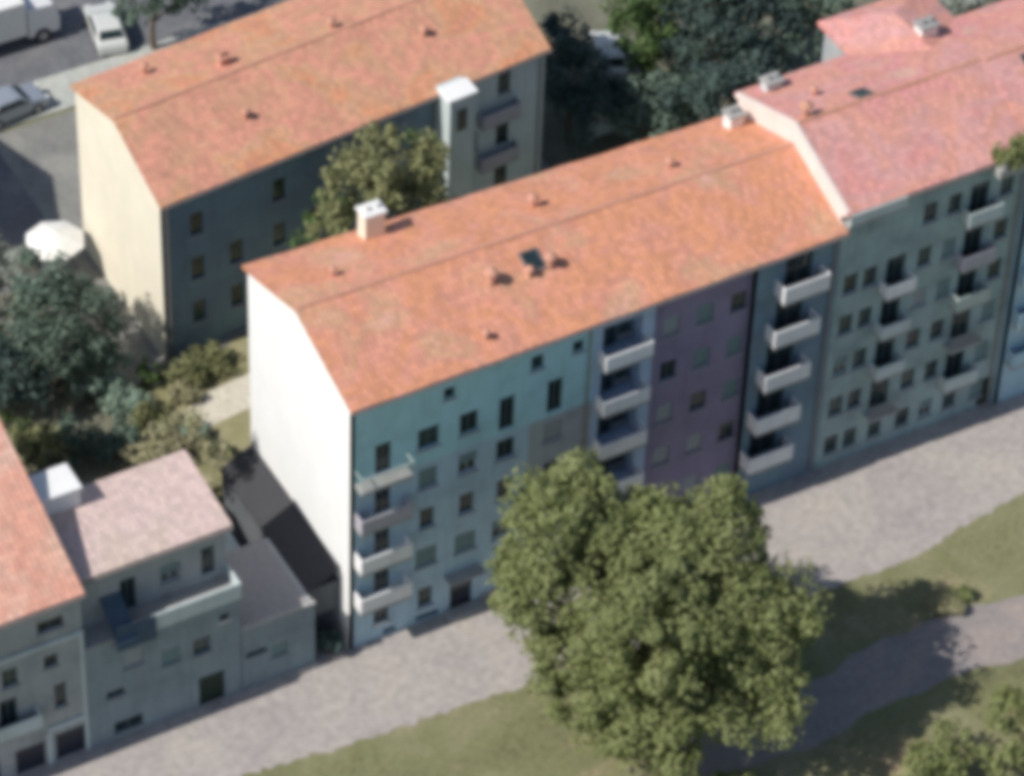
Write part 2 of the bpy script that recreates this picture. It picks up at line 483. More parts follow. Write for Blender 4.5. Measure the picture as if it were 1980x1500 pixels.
# ------------------------------------------------------------------ A: the long block with the white gable
A = thing('apartment_building', 'long apartment block with a bright white windowless gable and an orange tiled roof', 'apartment block', (0, 0, 0))
AL, AE, AR = 26.7, 16.5, 18.15
ABL, ABR = 10.45, 9.45
rowsA = [1.7, 4.5, 7.15, 9.85, 12.5]
W = []                                             # (x, z, w, h, kind)
for i, z in enumerate(rowsA):
    for j, x in enumerate([4.15, 6.3, 8.35, 10.95]):
        if i == 0 and j == 1: continue
        if i == 4: w, h, k = [(1.15, 1.3, 'teal'), (1.0, 1.35, 'dark'), (.85, 2.1, 'door'), (.85, 2.1, 'door')][j]
        elif i in (1,): w, h, k = (1.15, 1.25, 'shut' if j < 2 else 'half')
        elif i == 3: w, h, k = (1.0, 1.3, ('shut', 'half', 'dark', 'shut')[j])
        else: w, h, k = (.8, 1.3, 'dark')
        W.append((x, z if h < 2 else z - .3, w, h, k))
for z in rowsA: W.append((1.75, z - .25 if z > 3 else z, .85, 1.9 if z > 3 else 1.3, 'door' if z > 3 else 'dark'))
W += [(5.2, 14.9, .6, .7, 'dark'), (9.9, 14.8, .7, .9, 'teal'), (12.1, 14.9, .6, .7, 'dark')]
DOOR = (6.15, 1.15, 1.25, 2.3)
SLOTS = [(4.3, .3, 1.3, .36), (2.2, .3, .7, .34)]
facade(A, 'facade', 0, 13.0, 10.9, AE - .3, 0, [w[:4] for w in W if w[1] > 11], 'teal plaster')
facade(A, 'facade', 0, 9.6, 0, 10.9, 0, [w[:4] for w in W if w[1] < 11 and w[0] < 9.5] + [DOOR] + SLOTS, 'lower plaster')
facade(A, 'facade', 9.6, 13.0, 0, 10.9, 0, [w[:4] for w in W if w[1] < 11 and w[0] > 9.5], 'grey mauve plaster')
for w in W: window(A, *w[:4], 0, w[4])
for x, z, w, h in SLOTS:
    m = MB(); m.box(x - w / 2 + .004, x + w / 2 - .004, .12, .16, z - h / 2 + .004, z + h / 2 - .004); m.build('basement_vent', 'dark void', A)
m = MB(); m.box(DOOR[0] - .62, DOOR[0] + .62, .1, .16, .004, 2.29); d = m.build('entrance_door', 'door dark', A)
k = MB(); k.box(DOOR[0] - .42, DOOR[0] - .06, .075, .095, .9, 2.05); k.box(DOOR[0] + .06, DOOR[0] + .42, .075, .095, .9, 2.05); k.build('pane', 'pane dark', d)
m = MB(); m.box(DOOR[0] - 1.0, DOOR[0] + 1.0, -.7, -.004, 2.5, 2.62, .02); m.build('canopy', 'concrete', A)
m = MB(); m.box(DOOR[0] - .9, DOOR[0] + .9, -.7, -.06, 0, .16, .02); m.build('doorstep', 'concrete', A)
# middle strip with loggias
LOG = [4.6, 7.5, 10.4, 13.35]
L1 = [(14.55, z + 1.05, 2.2, 2.1) for z in LOG]
facade(A, 'facade', 13.0, 16.3, 0, AE - .3, 0, L1, 'blue grey plaster', .9)
for z in LOG:
    m = MB(); m.box(13.46, 15.64, .86, .89, z + .004, z + 2.09); wl = m.build('loggia_wall', 'slate plaster', A)
    f = window(A, 14.2, z + 1.0, .8, 1.9, .62, 'door'); window(A, 15.1, z + 1.15, .7, 1.2, .62, 'teal')
    balcony(A, 13.25, 15.85, z, 0, .75, 'balcony white', .85)
# mauve recess
W2 = []
for i, z in enumerate([2.0, 4.9, 7.8, 10.7, 13.6]):
    for j, x in enumerate([17.5, 19.4, 21.3]):
        W2.append((x, z, .9, 1.2, 'shut' if (i + j) % 3 else 'dark'))
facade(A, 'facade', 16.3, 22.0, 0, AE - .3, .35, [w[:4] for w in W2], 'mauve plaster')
for w in W2: window(A, *w[:4], .35, w[4])
m = MB(); m.box(16.08, 16.297, -.003, .347, 0, AE - .3); m.build('pilaster', 'blue grey plaster', A)
# right strip with five stacked balconies
BAL = [(22.02, 2.55), (22.22, 5.2), (22.52, 8.0), (22.8, 10.85), (23.1, 13.6)]
D3 = [(x + 1.3, z + 1.05, 1.6, 2.1) for x, z in BAL]
facade(A, 'facade', 22.0, AL, 0, AE - .3, 0, D3, 'slate plaster', .4)
for (x, z) in BAL:
    window(A, x + 1.3, z + 1.03, 1.6, 2.02, .1, 'door')
    balcony(A, x, x + 2.6, z, 0, .85, 'balcony white', .95)
gable_wall(A, 0, -.0, ABL, 0, AE, AR, 'white plaster', -1)
gable_wall(A, AL, 0.26, ABR, 0, AE, AR, 'concrete', 1)
rear_wall(A, .25, AL - .25, ABL, ABR, AE - .3, 'cream plaster')
plinth(A, 7.2, 13, 0, .4, 'concrete')
RA = gable_roof(A, 'orange tiles', 0, AL, 0, ABL, ABR, AE, AR)
zA = lambda x, y: roof_z(y, 0, ABL + (ABR - ABL) * x / AL, AE, AR)
chimney(RA, 6.2, 9.7, zA(6.2, 9.7), 1.05, .8, 1.5, 'cream plaster', 'white cloth')
chimney(RA, 25.7, 8.5, zA(25.7, 8.5), .75, .7, .8)
skylight(RA, 11.5, 3.5, zA(11.5, 3.5), 1.0, 1.15, .31)
roof_vent(RA, 12.15, 3.0, zA(12.15, 3.0), .55); roof_vent(RA, 11.0, 2.9, zA(11, 2.9), .4)
roof_vent(RA, 9.1, 3.2, zA(9.1, 3.2), .62); roof_vent(RA, 7.5, .75, zA(7.5, .75), .35)
roof_vent(RA, 2.8, 7.1, zA(2.8, 7.1), .35); roof_vent(RA, 13.6, 7.2, zA(13.6, 7.2), .5); roof_vent(RA, 20.8, 6.5, zA(20.8, 6.5), .4)
downpipe(A, 12.7, 0, .2, AE - .25); downpipe(A, 26.4, 0, .2, AE - .25)
# little corner balconies
CORN = [3.05, 5.75, 8.5, 11.2]
for i, z in enumerate(CORN):
    balcony(A, .25, 3.0, z, 0, .75, ('balcony white', 'balcony white', 'balcony lilac', 'balcony green')[i], .9 if i < 2 else .8, rail=(i == 3))

# ------------------------------------------------------------------ C: pink roofed block to the right
Cx0, Cx1 = 26.72, 37.6
CB = thing('apartment_building', 'tall grey green block with a pink tiled roof adjoining the orange roofed block', 'apartment block', (0, 0, 0))
CE, CR, CYB = 17.6, 19.3, 9.7
rowsC = [1.4, 4.1, 6.9, 9.7, 12.4, 15.3]
W = []; rnd = random.Random(3)
BC = {(1, 5): 0, (4, 5): 1}
for i, z in enumerate(rowsC):
    for j, x in enumerate([27.6, 28.75, 30.25, 31.95, 33.4, 34.85, 36.5]):
        if i == 5 and j < 3: continue
        if j in (2, 5) and i: w, h, k = 1.15, 2.0, 'door'
        else: w, h, k = (.8, 1.25, rnd.choice(['dark', 'dark', 'half', 'shut', 'teal']))
        W.append((x, z - (.25 if h > 1.9 else 0), w, h, k))
facade(CB, 'facade', Cx0, Cx1, 0, CE - .9, 0, [w[:4] for w in W] + [(37.1, .98, .85, 1.95)], 'green grey plaster')
for w in W: window(CB, *w[:4], 0, w[4])
m = MB(); m.box(36.69, 37.51, .1, .15, .01, 1.94); m.build('entrance_door', 'door green', CB)
cm = ['balcony white', 'pale grey plaster', 'balcony white', 'balcony green', 'balcony white', 'concrete']
for i, z in enumerate(rowsC):
    if not i: continue
    if i < 5: balcony(CB, 29.4, 31.1, z - 1.25, 0, .7, ['', 'concrete', 'pale grey plaster', 'pale grey plaster', 'balcony white', ''][i], .75, rail=(i == 1))
    balcony(CB, 33.9, 35.9, z - 1.25, 0, .7, ['', 'pale grey plaster', 'concrete', 'balcony green', 'balcony lilac', 'pale grey plaster'][i], .8, rail=(i == 2))
# roof terrace at the left end with its pale parapet
m = MB(); m.box(Cx0 + .05, 30.1, -.45, .2, CE - 1.0, CE - .82, .02); t = m.build('roof_terrace', 'concrete', CB)
p = MB(); p.box(Cx0 + .1, 30.1, -.45, -.33, CE - .815, CE - .2, .02); p.box(29.98, 30.1, -.328, .9, CE - .815, CE - .1, .02); p.build('parapet', 'pale grey plaster', t)
m = MB(); m.box(Cx0, Cx1, .004, .25, CE - .9, CE - .62); m.build('cornice', 'stone grey plaster', CB)
gable_wall(CB, Cx0, .02, CYB, AE - 1, CE - .1, CR - .1, 'pinkish plaster', -1)
m = MB(); m.loft([[(Cx0 - .06, y, z + h) for (y, z) in ((-.25, CE - .2), (CYB / 2, CR - .06), (CYB + .2, CE - .2))] + [(Cx0 + .16, y, z + h) for (y, z) in ((CYB + .2, CE - .2), (CYB / 2, CR - .06), (-.25, CE - .2))] for h in (-.15, .14)])
m.build('party_wall_coping', 'pinkish plaster', CB)
gable_wall(CB, Cx1 - .01, .25, CYB, 0, CE, CR, 'concrete', 1)
rear_wall(CB, Cx0 + .25, Cx1 - .3, CYB, CYB, CE - .3, 'pale grey plaster')
RC = gable_roof(CB, 'pink tiles', Cx0 + .1, Cx1, 0, CYB, CYB, CE, CR, ov=.35)
zC = lambda y: roof_z(y, 0, CYB, CE, CR)
skylight(RC, 31.0, 5.4, zC(5.4), .95, 1.0, -.35); roof_vent(RC, 27.6, 5.2, zC(5.2), .6); roof_vent(RC, 29.3, 7.0, zC(7.0), .35)
chimney(RC, 37.2, 8.9, zC(8.9), .95, .7, .9); chimney(RC, 28.3, 9.2, zC(9.2), .9, .6, .5, 'pale grey plaster')
# rear wing of the pink roof: hipped end
m = MB()
r1, r2 = (36.6, 7.2, 18.42), (36.6, 10.9, 18.42)
a, b, c, d = [(33.4, 7.0, CE - .1), (39.8, 7.0, CE - .1), (39.8, 12.9, CE - .1), (33.4, 12.9, CE - .1)]
vs = [a, d, c, b, r1, r2]; lo = [(x, y, z - .22) for x, y, z in vs]
m.add(vs + lo, [(0, 4, 5, 1), (1, 5, 2), (2, 5, 4, 3), (6, 7, 11, 10), (7, 8, 11), (8, 9, 10, 11), (0, 1, 7, 6), (1, 2, 8, 7), (2, 3, 9, 8)])
m.build('wing_roof', 'pink tiles', CB)
m = MB(); m.box(33.7, 39.5, 9.75, 12.6, 0, CE - .35); m.build('rear_wing', 'stone grey plaster', CB)
downpipe(CB, 37.3, 0, .2, CE - .3)

# ------------------------------------------------------------------ H: next block, cut by the right edge
HB = thing('apartment_building', 'pale blue teal block with pink roof cut off by the right edge of the photo', 'apartment block', (0, 0, 0))
Hx0, Hx1 = 37.62, 52
W = []
for i, z in enumerate(rowsC):
    for j, x in enumerate([40.6, 42.4, 44.5, 46.6, 49]):
        W.append((x, z, 1.0, 1.3, rnd.choice(['dark', 'half', 'shut', 'teal'])))
facade(HB, 'facade', Hx0, Hx1, 0, CE - .3, -.25, [w[:4] for w in W], 'light teal plaster')
for w in W: window(HB, *w[:4], -.25, w[4])
for z in (2.9, 5.65, 8.45, 11.15, 14.0): balcony(HB, 38.0, 39.9, z, -.25, .6, 'light teal plaster', .9)
gable_wall(HB, Hx0, -.25, CYB, 0, CE, CR, 'light teal plaster', -1); gable_wall(HB, Hx1, 0, CYB, 0, CE, CR, 'concrete', 1)
rear_wall(HB, Hx0 + .3, Hx1 - .3, CYB, CYB, CE - .3, 'pale grey plaster')
RH = gable_roof(HB, 'pink tiles', Hx0 + .23, Hx1, -.25, CYB, CYB, CE, CR, ov=.3)
skylight(RH, 40.2, 3.9, zC(3.9) + .03, 1.3, .8, .35)
# overgrown planter on the corner of the eave
PL = thing('roof_planter', 'overgrown olive green planter on the eave at the right edge', 'planter', (35.35, -.62, CE - .75))

# ------------------------------------------------------------------ B: rear block with the cream gable
B = thing('apartment_building', 'rear apartment block with a cream windowless gable and a dark shaded front', 'apartment block', (.9, 22.35, 0))
BE, BR_, BL, BW0, BW1 = 11.15, 12.75, 23.5, 10.1, 10.1
W = []
for i, z in enumerate([2.6, 5.6, 8.6]):
    for j, x in enumerate([2.1, 4.4, 7.0, 9.2, 11.4, 13.6]):
        if i == 2 and j in (1, 3): continue
        W.append((x, z, .75, 1.5, 'dark' if (i + j) % 3 else 'teal'))
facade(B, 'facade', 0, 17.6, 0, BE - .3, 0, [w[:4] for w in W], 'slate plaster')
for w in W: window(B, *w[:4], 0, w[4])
W = [(20.9, 9.65, .8, 1.5, 'dark'), (20.9, 6.3, .8, 1.9, 'door'), (20.9, 3.2, .8, 1.9, 'door'), (18.9, 6.4, .8, 1.3, 'shut')]
facade(B, 'facade', 17.6, BL, 0, BE - .3, 0, [w[:4] for w in W], 'pale grey plaster')
for w in W: window(B, *w[:4], 0, w[4])
balcony(B, 19.3, 21.7, 7.55, 0, .6, 'balcony lilac', .8); balcony(B, 19.3, 21.7, 4.6, 0, .6, 'balcony lilac', .8)
gable_wall(B, 0, 0, BW0, 0, BE, BR_, 'cream plaster', -1); gable_wall(B, BL, .26, BW1, 0, BE, BR_, 'pale grey plaster', 1)
rear_wall(B, .25, BL - .25, BW0, BW1, BE - .3, 'cream plaster')
RB = gable_roof(B, 'rear tiles', 0, BL, 0, BW0, BW1, BE, BR_)
zB = lambda x, y: roof_z(y, 0, BW0 + (BW1 - BW0) * x / BL, BE, BR_)
chimney(RB, 7.0, 6.3, zB(7, 6.3), .5, .45, .45, 'ridge tile', 'ridge tile'); roof_vent(RB, 6.3, 2.4, zB(6.3, 2.4), .4); roof_vent(RB, 13.2, 5.6, zB(13.2, 5.6), .45)
roof_vent(RB, 3.4, 8.6, zB(3.4, 8.6), .45); roof_vent(RB, 17.5, 3.0, zB(17.5, 3.0), .4)
downpipe(B, 23.2, 0, .2, BE - .25); downpipe(B, .35, 0, .2, BE - .25)
m = MB(); m.box(16.55, 18.1, -1.6, -.004, 0, 11.3); t = m.build('stair_tower', 'pale grey plaster', B)
k = MB(); k.box(16.42, 18.23, -1.73, -.42, 11.305, 11.52, .03); k.build('tower_cap', 'white plaster', t)
k = MB(); k.box(17.0, 17.6, -1.65, -1.605, 9.2, 10.6); k.build('tower_window', 'pane dark', t)
# the rear block is not square to its gable: its long walls turn a few degrees away
for o in B.children_recursive:
    if o.data.users > 1 or o.location.length > 1e-6:
        if o.parent is B: o.location.y += .0885 * o.location.x
    elif o.parent.location.length < 1e-6 or o.parent is B:
        for vv in o.data.vertices: vv.co.y += .0885 * vv.co.x

# ------------------------------------------------------------------ E: low house with pale flat-pitched roof
Eh = thing('terraced_house', 'grey house with a pale pinkish low pitched roof and a top floor terrace', 'house', (-13.7, 0, 0))
ew = 7.9
W = [(2.0, .75, 1.5, .8, 'dark'), (1.4, 3.2, .9, .5, 'dark'), (2.4, 5.1, 1.0, 1.1, 'shut'), (5.9, 4.2, .9, 1.1, 'teal'), (4.3, 4.3, .9, 1.1, 'shut'), (7.1, 5.6, .5, .5, 'dark')]
DE = (6.35, 1.0, 1.35, 2.0)
facade(Eh, 'facade', 0, ew, 0, 6.7, 0, [w[:4] for w in W] + [DE], 'dark grey plaster')
for w in W: window(Eh, *w[:4], 0, w[4])
m = MB(); m.box(DE[0] - .66, DE[0] + .66, .09, .15, .005, 1.99); d = m.build('entrance_door', 'door green', Eh)
k = MB()
for i in range(8): k.box(DE[0] - .6 + i * .16, DE[0] - .56 + i * .16, .06, .085, .1, 1.9)
k.build('door_slats', 'door green', d)
W = [(2.85, 8.0, .8, 2.1, 'door'), (6.95, 8.3, .7, 1.8, 'door'), (5.0, 8.4, 1.0, 1.2, 'half')]
facade(Eh, 'upper_facade', 0, ew, 6.85, 10.3, 1.3, [w[:4] for w in W], 'stone grey plaster')
for w in W: window(Eh, *w[:4], 1.3, w[4])
m = MB(); m.box(0, ew, .0, 1.3, 6.703, 6.848); m.build('terrace_floor', 'concrete', Eh)
m = MB(); m.box(1.6, ew + .05, -.16, -.04, 6.62, 7.62, .03); m.box(ew - .06, ew + .05, -.038, 1.28, 6.86, 7.62, .03); m.build('terrace_parapet', 'pale grey plaster', Eh)
m = MB(); m.loft([[(x, -.55, 7.0), (x, -.5, 6.96), (x, 1.28, 8.4), (x, 1.28, 8.46)] for x in (1.4, 1.9, 2.4, 2.45)]); m.build('awning', 'blue cloth', Eh)
m = MB(); m.loft([[(x, -.35, 6.3), (x, -.22, 6.3), (x, -.2, 7.72), (x, -.27, 7.74)] for x in (1.5, 2.1, 2.8, 3.5)]); m.build('hanging_sheet', 'blue cloth', Eh)
m = MB(); m.box(0, ew, 5.55, 5.8, 0, 10.3); m.build('rear_wall', 'stone grey plaster', Eh)
m = MB(); m.box(ew - .25, ew, 1.55, 5.5, 0, 10.28); m.build('side_wall', 'stone grey plaster', Eh)
m = MB()
m.loft([[(x, .95, 10.42), (x, 5.95, 10.95), (x, 5.95, 10.75), (x, .95, 10.22)] for x in (-.1, 2, 4, 6, ew + .18)]); RE = m.build('roof', 'pale tiles', Eh)
m = MB(); m.box(.2, 2.3, 5.0, 6.6, 10.3, 11.9, .04); s = m.build('roof_housing', 'white plaster', RE)
m = MB(); m.box(.1, 2.4, 4.9, 6.7, 11.903, 12.03, .03); m.build('housing_cap', 'white plaster', s)
m = MB(); m.tube([(-.1, .9, 10.25), (ew + .18, .9, 10.22)], .07, 8); m.build('gutter', 'zinc', RE)

# ------------------------------------------------------------------ D: house with salmon roof at the left edge
Dh = thing('corner_house', 'grey house with a steep salmon roof cut by the left photo edge', 'house', (-30, .1, 0))
dw = 16.28
W = [(14.65, 6.9, .7, .8, 'dark'), (15.0, 4.4, .6, 1.6, 'dark'), (12.6, 6.8, .8, 1.2, 'teal'), (12.4, 4.5, .9, 1.9, 'door'), (10.5, 6.8, .8, 1.2, 'dark'), (10.5, 4.5, .9, 1.3, 'half'), (14.75, 9.3, 1.3, .7, 'dark'), (8, 6.8, .8, 1.2, 'dark'), (8, 4.5, .8, 1.2, 'dark')]
G = [(13.3, .85, 1.5, 1.7), (15.35, .9, 1.5, 1.8), (11.0, .85, 1.5, 1.7)]
facade(Dh, 'facade', 0, dw, 0, 10.8, 0, [w[:4] for w in W] + G, 'stone grey plaster')
for w in W: window(Dh, *w[:4], 0, w[4])
for x, z, w, h in G:
    m = MB()
    for i in range(8): m.box(x - w / 2 + .005, x + w / 2 - .005, .1, .14, .01 + i * h / 8, (i + 1) * h / 8 - .012)
    m.build('garage_door', 'door dark', Dh)
m = MB(); m.box(0, dw, -.12, -.003, 8.0, 8.22, .02); m.build('string_course', 'pale grey plaster', Dh)
m = MB(); m.box(14.25, dw, -.1, -.003, 2.25, 2.5, .02); m.build('lintel', 'pale grey plaster', Dh)
m = MB(); m.box(14.15, 14.4, -.08, -.003, 0, 2.2, .01); m.box(16.1, dw, -.08, -.003, 0, 7.9, .01); m.build('pilaster', 'pale grey plaster', Dh)
balcony(Dh, 11.6, 13.8, 3.4, 0, .6, 'pale grey plaster', .85)
gable_wall(Dh, dw, .26, 18, 0, 11, 14.2, 'stone grey plaster', 1); gable_wall(Dh, 0, 0, 18, 0, 11, 14.2, 'stone grey plaster', -1)
rear_wall(Dh, .3, dw - .3, 18, 18, 10.7, 'stone grey plaster')
gable_roof(Dh, 'salmon tiles', 0, dw, 0, 18, 18, 11, 14.2, ov=.35)

# ------------------------------------------------------------------ annex between E and A
Ax = thing('annex', 'low flat roofed grey annex between the pale roofed house and the white gable', 'annex', (-5.75, 0, 0))
W = [(.8, 2.3, 1.1, .35, 'dark'), (2.0, 1.9, .8, .9, 'shut')]
facade(Ax, 'facade', 0, 3.9, 0, 4.1, 0, [w[:4] for w in W], 'dark grey plaster')
for w in W: window(Ax, *w[:4], 0, w[4])
m = MB(); m.box(0, .2, .25, 5, 0, 4.0); m.box(3.7, 3.9, .002, 5, 0, 4.09); m.box(.2, 3.7, 4.8, 5, 0, 4.0); m.build('side_wall', 'stone grey plaster', Ax)
m = MB(); m.box(.01, 3.69, .21, 4.98, 4.01, 4.13); m.build('roof', 'bitumen felt', Ax)
m = MB(); m.box(-.02, 3.95, -.04, .2, 4.103, 4.25, .02); m.build('coping', 'concrete', Ax)

# added dark lean-to shape, stands in for the shaded gap at the gable foot
LT = thing('gap_shade_filler', 'added dark lean-to shape standing in for the shaded gap at the foot of the white gable', 'shade filler', (-1.75, 1.0, 0))
m = MB(); m.box(0, 1.73, 0, .2, 0, 3.95); m.box(0, .18, .2, 9.2, 0, 3.9); m.build('wall', 'gap shade plaster', LT)
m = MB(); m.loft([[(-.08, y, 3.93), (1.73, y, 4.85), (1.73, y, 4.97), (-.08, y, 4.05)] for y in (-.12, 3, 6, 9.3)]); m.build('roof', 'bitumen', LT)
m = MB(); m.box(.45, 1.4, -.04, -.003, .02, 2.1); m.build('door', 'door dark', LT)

# unseen building, added beyond the left edge to cast shade over the parked cars
NB = thing('apartment_building', 'unseen block added beyond the left edge to cast shade', 'apartment block', (-30, 33, 0))
facade(NB, 'facade', 0, 17, 0, 13, 0, [(2 + 2.5 * i, 2 + 3 * j, .9, 1.3) for i in range(6) for j in range(4)], 'cream plaster')
for i in range(6):
    for j in range(4): window(NB, 2 + 2.5 * i, 2 + 3 * j, .9, 1.3, 0)
gable_wall(NB, 17, .26, 12, 0, 13, 15, 'cream plaster', 1); gable_wall(NB, 0, 0, 12, 0, 13, 15, 'cream plaster', -1); rear_wall(NB, .3, 16.7, 12, 12, 12.8, 'cream plaster')
gable_roof(NB, 'rear tiles', 0, 17, 0, 12, 12, 13, 15)

# ------------------------------------------------------------------ plants
def crown_mesh(name, lobes, leaf, per, nsub, sub, rnd):
    """leaf clumps spread through the lobes; every leaf is its own little bent face"""
    v = []; f = []
    for (cx, cy, cz, R, sz) in lobes:
        for _ in range(max(5, int(nsub * (R / 2.5) ** 2))):
            d = Vector((rnd.gauss(0, 1), rnd.gauss(0, 1), rnd.gauss(.25, 1))).normalized()
            k = R * rnd.uniform(.5, 1.0)
            c = Vector((cx + d.x * k, cy + d.y * k, cz + d.z * k * sz))
            sr = sub * rnd.choice((.45, .7, .9, 1.1, 1.35))
            for _ in range(per):
                e = Vector((rnd.gauss(0, 1), rnd.gauss(0, 1), rnd.gauss(.2, .8))).normalized()
                p = c + e * sr * (rnd.random() ** .4)
                nrm = (e + Vector((rnd.gauss(0, .6), rnd.gauss(0, .6), rnd.gauss(.5, .6)))).normalized()
                a = nrm.cross(Vector((rnd.gauss(0, 1), rnd.gauss(0, 1), rnd.gauss(0, 1)))).normalized(); b = nrm.cross(a)
                s = leaf * rnd.uniform(.55, 1.25); o = len(v)
                q = nrm * s * .22
                v += [tuple(p - a * s), tuple(p + b * s * .55 - q), tuple(p + a * s), tuple(p - b * s * .55 - q)]
                f += [(o, o + 1, o + 2), (o, o + 2, o + 3)]
    me = bpy.data.meshes.new(name); me.from_pydata(v, [], f); me.update()
    return me

def tree(name, label, x, y, lobes, mat, trunk_h, trunk_r, leaf=.2, per=60, nsub=26, sub=.8, group=None, seed=1, cat='tree'):
    rnd = random.Random(seed)
    t = thing(name, label, cat, (x, y, 0), 0, group)
    loc = [(a - x, b - y, c, R, s) for a, b, c, R, s in lobes]
    me = crown_mesh('crown', loc, leaf, per, nsub, sub, rnd); me.materials.append(MATS[mat]); link('crown', me, t)
    m = MB()
    m.tube([(0, 0, -.1), (rnd.uniform(-.1, .1), rnd.uniform(-.1, .1), trunk_h * .5), (0, 0, trunk_h)], [trunk_r * 1.35, trunk_r, trunk_r * .8], 10)
    for a, b, c, R, s in loc:
        mid = Vector((a * .45 + rnd.uniform(-.3, .3), b * .45 + rnd.uniform(-.3, .3), trunk_h + (c - trunk_h) * .45))
        m.tube([(0, 0, trunk_h * .9), tuple(mid), (a, b, c)], [trunk_r * .6, trunk_r * .4, trunk_r * .12], 7)
        for _ in range(4):
            d = Vector((rnd.gauss(0, 1), rnd.gauss(0, 1), rnd.gauss(.3, .7))).normalized() * R * .8
            m.tube([(a, b, c), (a + d.x, b + d.y, c + d.z * s)], [trunk_r * .14, .02], 5)
    m.build('trunk', 'bark', t)
    return t

BIG = [(7.64, -6.92, 11.28, 2.98, .95), (5.26, -8.14, 8.90, 2.3, .95), (13.55, -10.52, 11.24, 2.62, .95), (14.28, -13.76, 8.72, 2.74, .95), (8.41, -13.15, 10.0, 3.4, .9),
       (6.18, -11.29, 6.56, 2.62, .95), (8.81, -14.75, 4.87, 2.7, .9), (12.63, -15.66, 6.11, 2.8, .9), (9.91, -8.59, 9.55, 2.62, .95), (10.75, -12.87, 9.8, 2.8, .9),
       (10.4, -8.6, 11.0, 2.3, .95), (11.6, -10.2, 11.3, 2.0, .95), (12.2, -9.6, 6.5, 2.4, .9), (12.9, -14.2, 8.2, 2.2, .95),
       (14.1, -15.2, 7.19, 1.9, .95), (6.41, -13.69, 4.53, 1.43, .95), (11.6, -8.0, 7.8, 2.9, .9), (13.6, -12.2, 6.0, 2.4, .9)]
tree('broadleaf_tree', 'large olive green broadleaf tree in the verge in front of the white gabled block', 9.9, -11.6, BIG, 'leaf olive', 3.4, .42, .185, 125, 36, .95, seed=21)

tree('garden_tree', 'dark evergreen tree overlapping the lower left of the cream gable', -4.4, 23.6, [(-4.4, 23.6, 4.6, 2.9, 1), (-5.5, 22.6, 3.2, 2.4, .9), (-3.0, 23.4, 3.4, 2.0, .9), (-4.6, 24.4, 6.5, 1.9, 1)], 'leaf dark', 2.0, .22, .19, 60, 28, .75, seed=2)
tree('garden_tree', 'grey topped dark tree at left edge below the white parasol', -6.2, 27.5, [(-6.0, 27.4, 4.6, 2.6, 1), (-7.8, 26.8, 4.0, 2.4, 1), (-4.4, 28, 3.9, 2.0, .9)], 'leaf grey', 2.0, .2, .19, 50, 24, .7, seed=3)
tree('garden_tree', 'blackish tree at the left edge in front of the grey topped one', -8.6, 22.6, [(-8.6, 22.6, 3.6, 2.4, 1), (-9.6, 23.6, 2.6, 2.0, .9), (-7.4, 21.6, 2.4, 1.8, .9)], 'leaf blackish', 1.6, .18, .19, 60, 28, .7, seed=4)
tree('yard_tree', 'brownish green tree rising between the orange roof and the rear block', 12.0, 18.3, [(12.2, 18.5, 12.3, 2.5, 1), (10.4, 18.8, 11.0, 2.1, 1), (13.6, 17.8, 11.0, 2.0, 1), (11.8, 18.0, 8.4, 2.6, 1), (9.4, 18.6, 8.2, 1.9, 1)], 'leaf brownish', 6.5, .22, .2, 60, 26, .75, seed=5)
tree('yard_tree', 'small dark green tree beside the white capped stair tower', 14.9, 20.2, [(14.9, 20.2, 10.2, 1.3, 1.1), (15.0, 20.3, 8.6, 1.4, 1.1)], 'leaf green', 6, .13, .17, 55, 30, .5, seed=6)
tree('yard_tree', 'dark green tree against the shaded wall left of the brownish tree', 9.6, 20.9, [(9.6, 20.9, 7.6, 1.4, 1.1), (9.4, 20.9, 6.0, 1.5, 1.1)], 'leaf green', 4, .12, .17, 55, 30, .5, seed=16)
tree('courtyard_tree', 'green tree behind the orange roof nearest the rear block end', 34.2, 29.8, [(34.2, 29.8, 4.6, 2.6, 1.1), (35.2, 29.0, 3.2, 2.2, 1), (33.6, 30.6, 6.6, 1.8, 1)], 'leaf green', 2.2, .2, .2, 55, 26, .75, seed=7)
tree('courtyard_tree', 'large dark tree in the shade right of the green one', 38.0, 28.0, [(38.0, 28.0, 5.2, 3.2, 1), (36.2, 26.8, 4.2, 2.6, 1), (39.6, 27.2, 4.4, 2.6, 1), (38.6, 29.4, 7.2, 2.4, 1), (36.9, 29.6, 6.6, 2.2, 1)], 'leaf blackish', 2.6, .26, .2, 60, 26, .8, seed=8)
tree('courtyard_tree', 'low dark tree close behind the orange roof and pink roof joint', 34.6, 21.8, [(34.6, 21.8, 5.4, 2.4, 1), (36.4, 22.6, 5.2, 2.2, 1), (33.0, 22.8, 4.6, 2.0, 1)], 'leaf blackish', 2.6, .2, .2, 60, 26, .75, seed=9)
tree('courtyard_tree', 'grey green tree poking up behind the pink roof beside the white chimney', 45.3, 14.9, [(44.6, 14.2, 14.4, 1.9, 1), (43.3, 13.8, 13.6, 1.4, 1), (46.0, 14.6, 13.4, 1.8, 1)], 'leaf grey', 10, .22, .19, 60, 26, .65, seed=10)
tree('courtyard_tree', 'dark tree in the gap left of the pink rear wing', 42.0, 27.5, [(42.0, 27.5, 4.6, 2.2, 1), (43.4, 26.2, 4.4, 2.2, 1), (44.4, 28.4, 5.4, 2.4, 1)], 'leaf dark', 2.4, .2, .2, 55, 24, .75, seed=11)
tree('street_tree', 'dark green tree on the street at the top edge behind the rear block', 11.5, 46.0, [(11.5, 46.0, 4.4, 2.0, 1), (13.0, 46.2, 4.0, 1.9, 1), (9.9, 46.0, 4.4, 1.5, 1), (14.6, 46.4, 4.2, 1.7, 1)], 'leaf dark', 2.2, .16, .19, 60, 26, .65, seed=12)
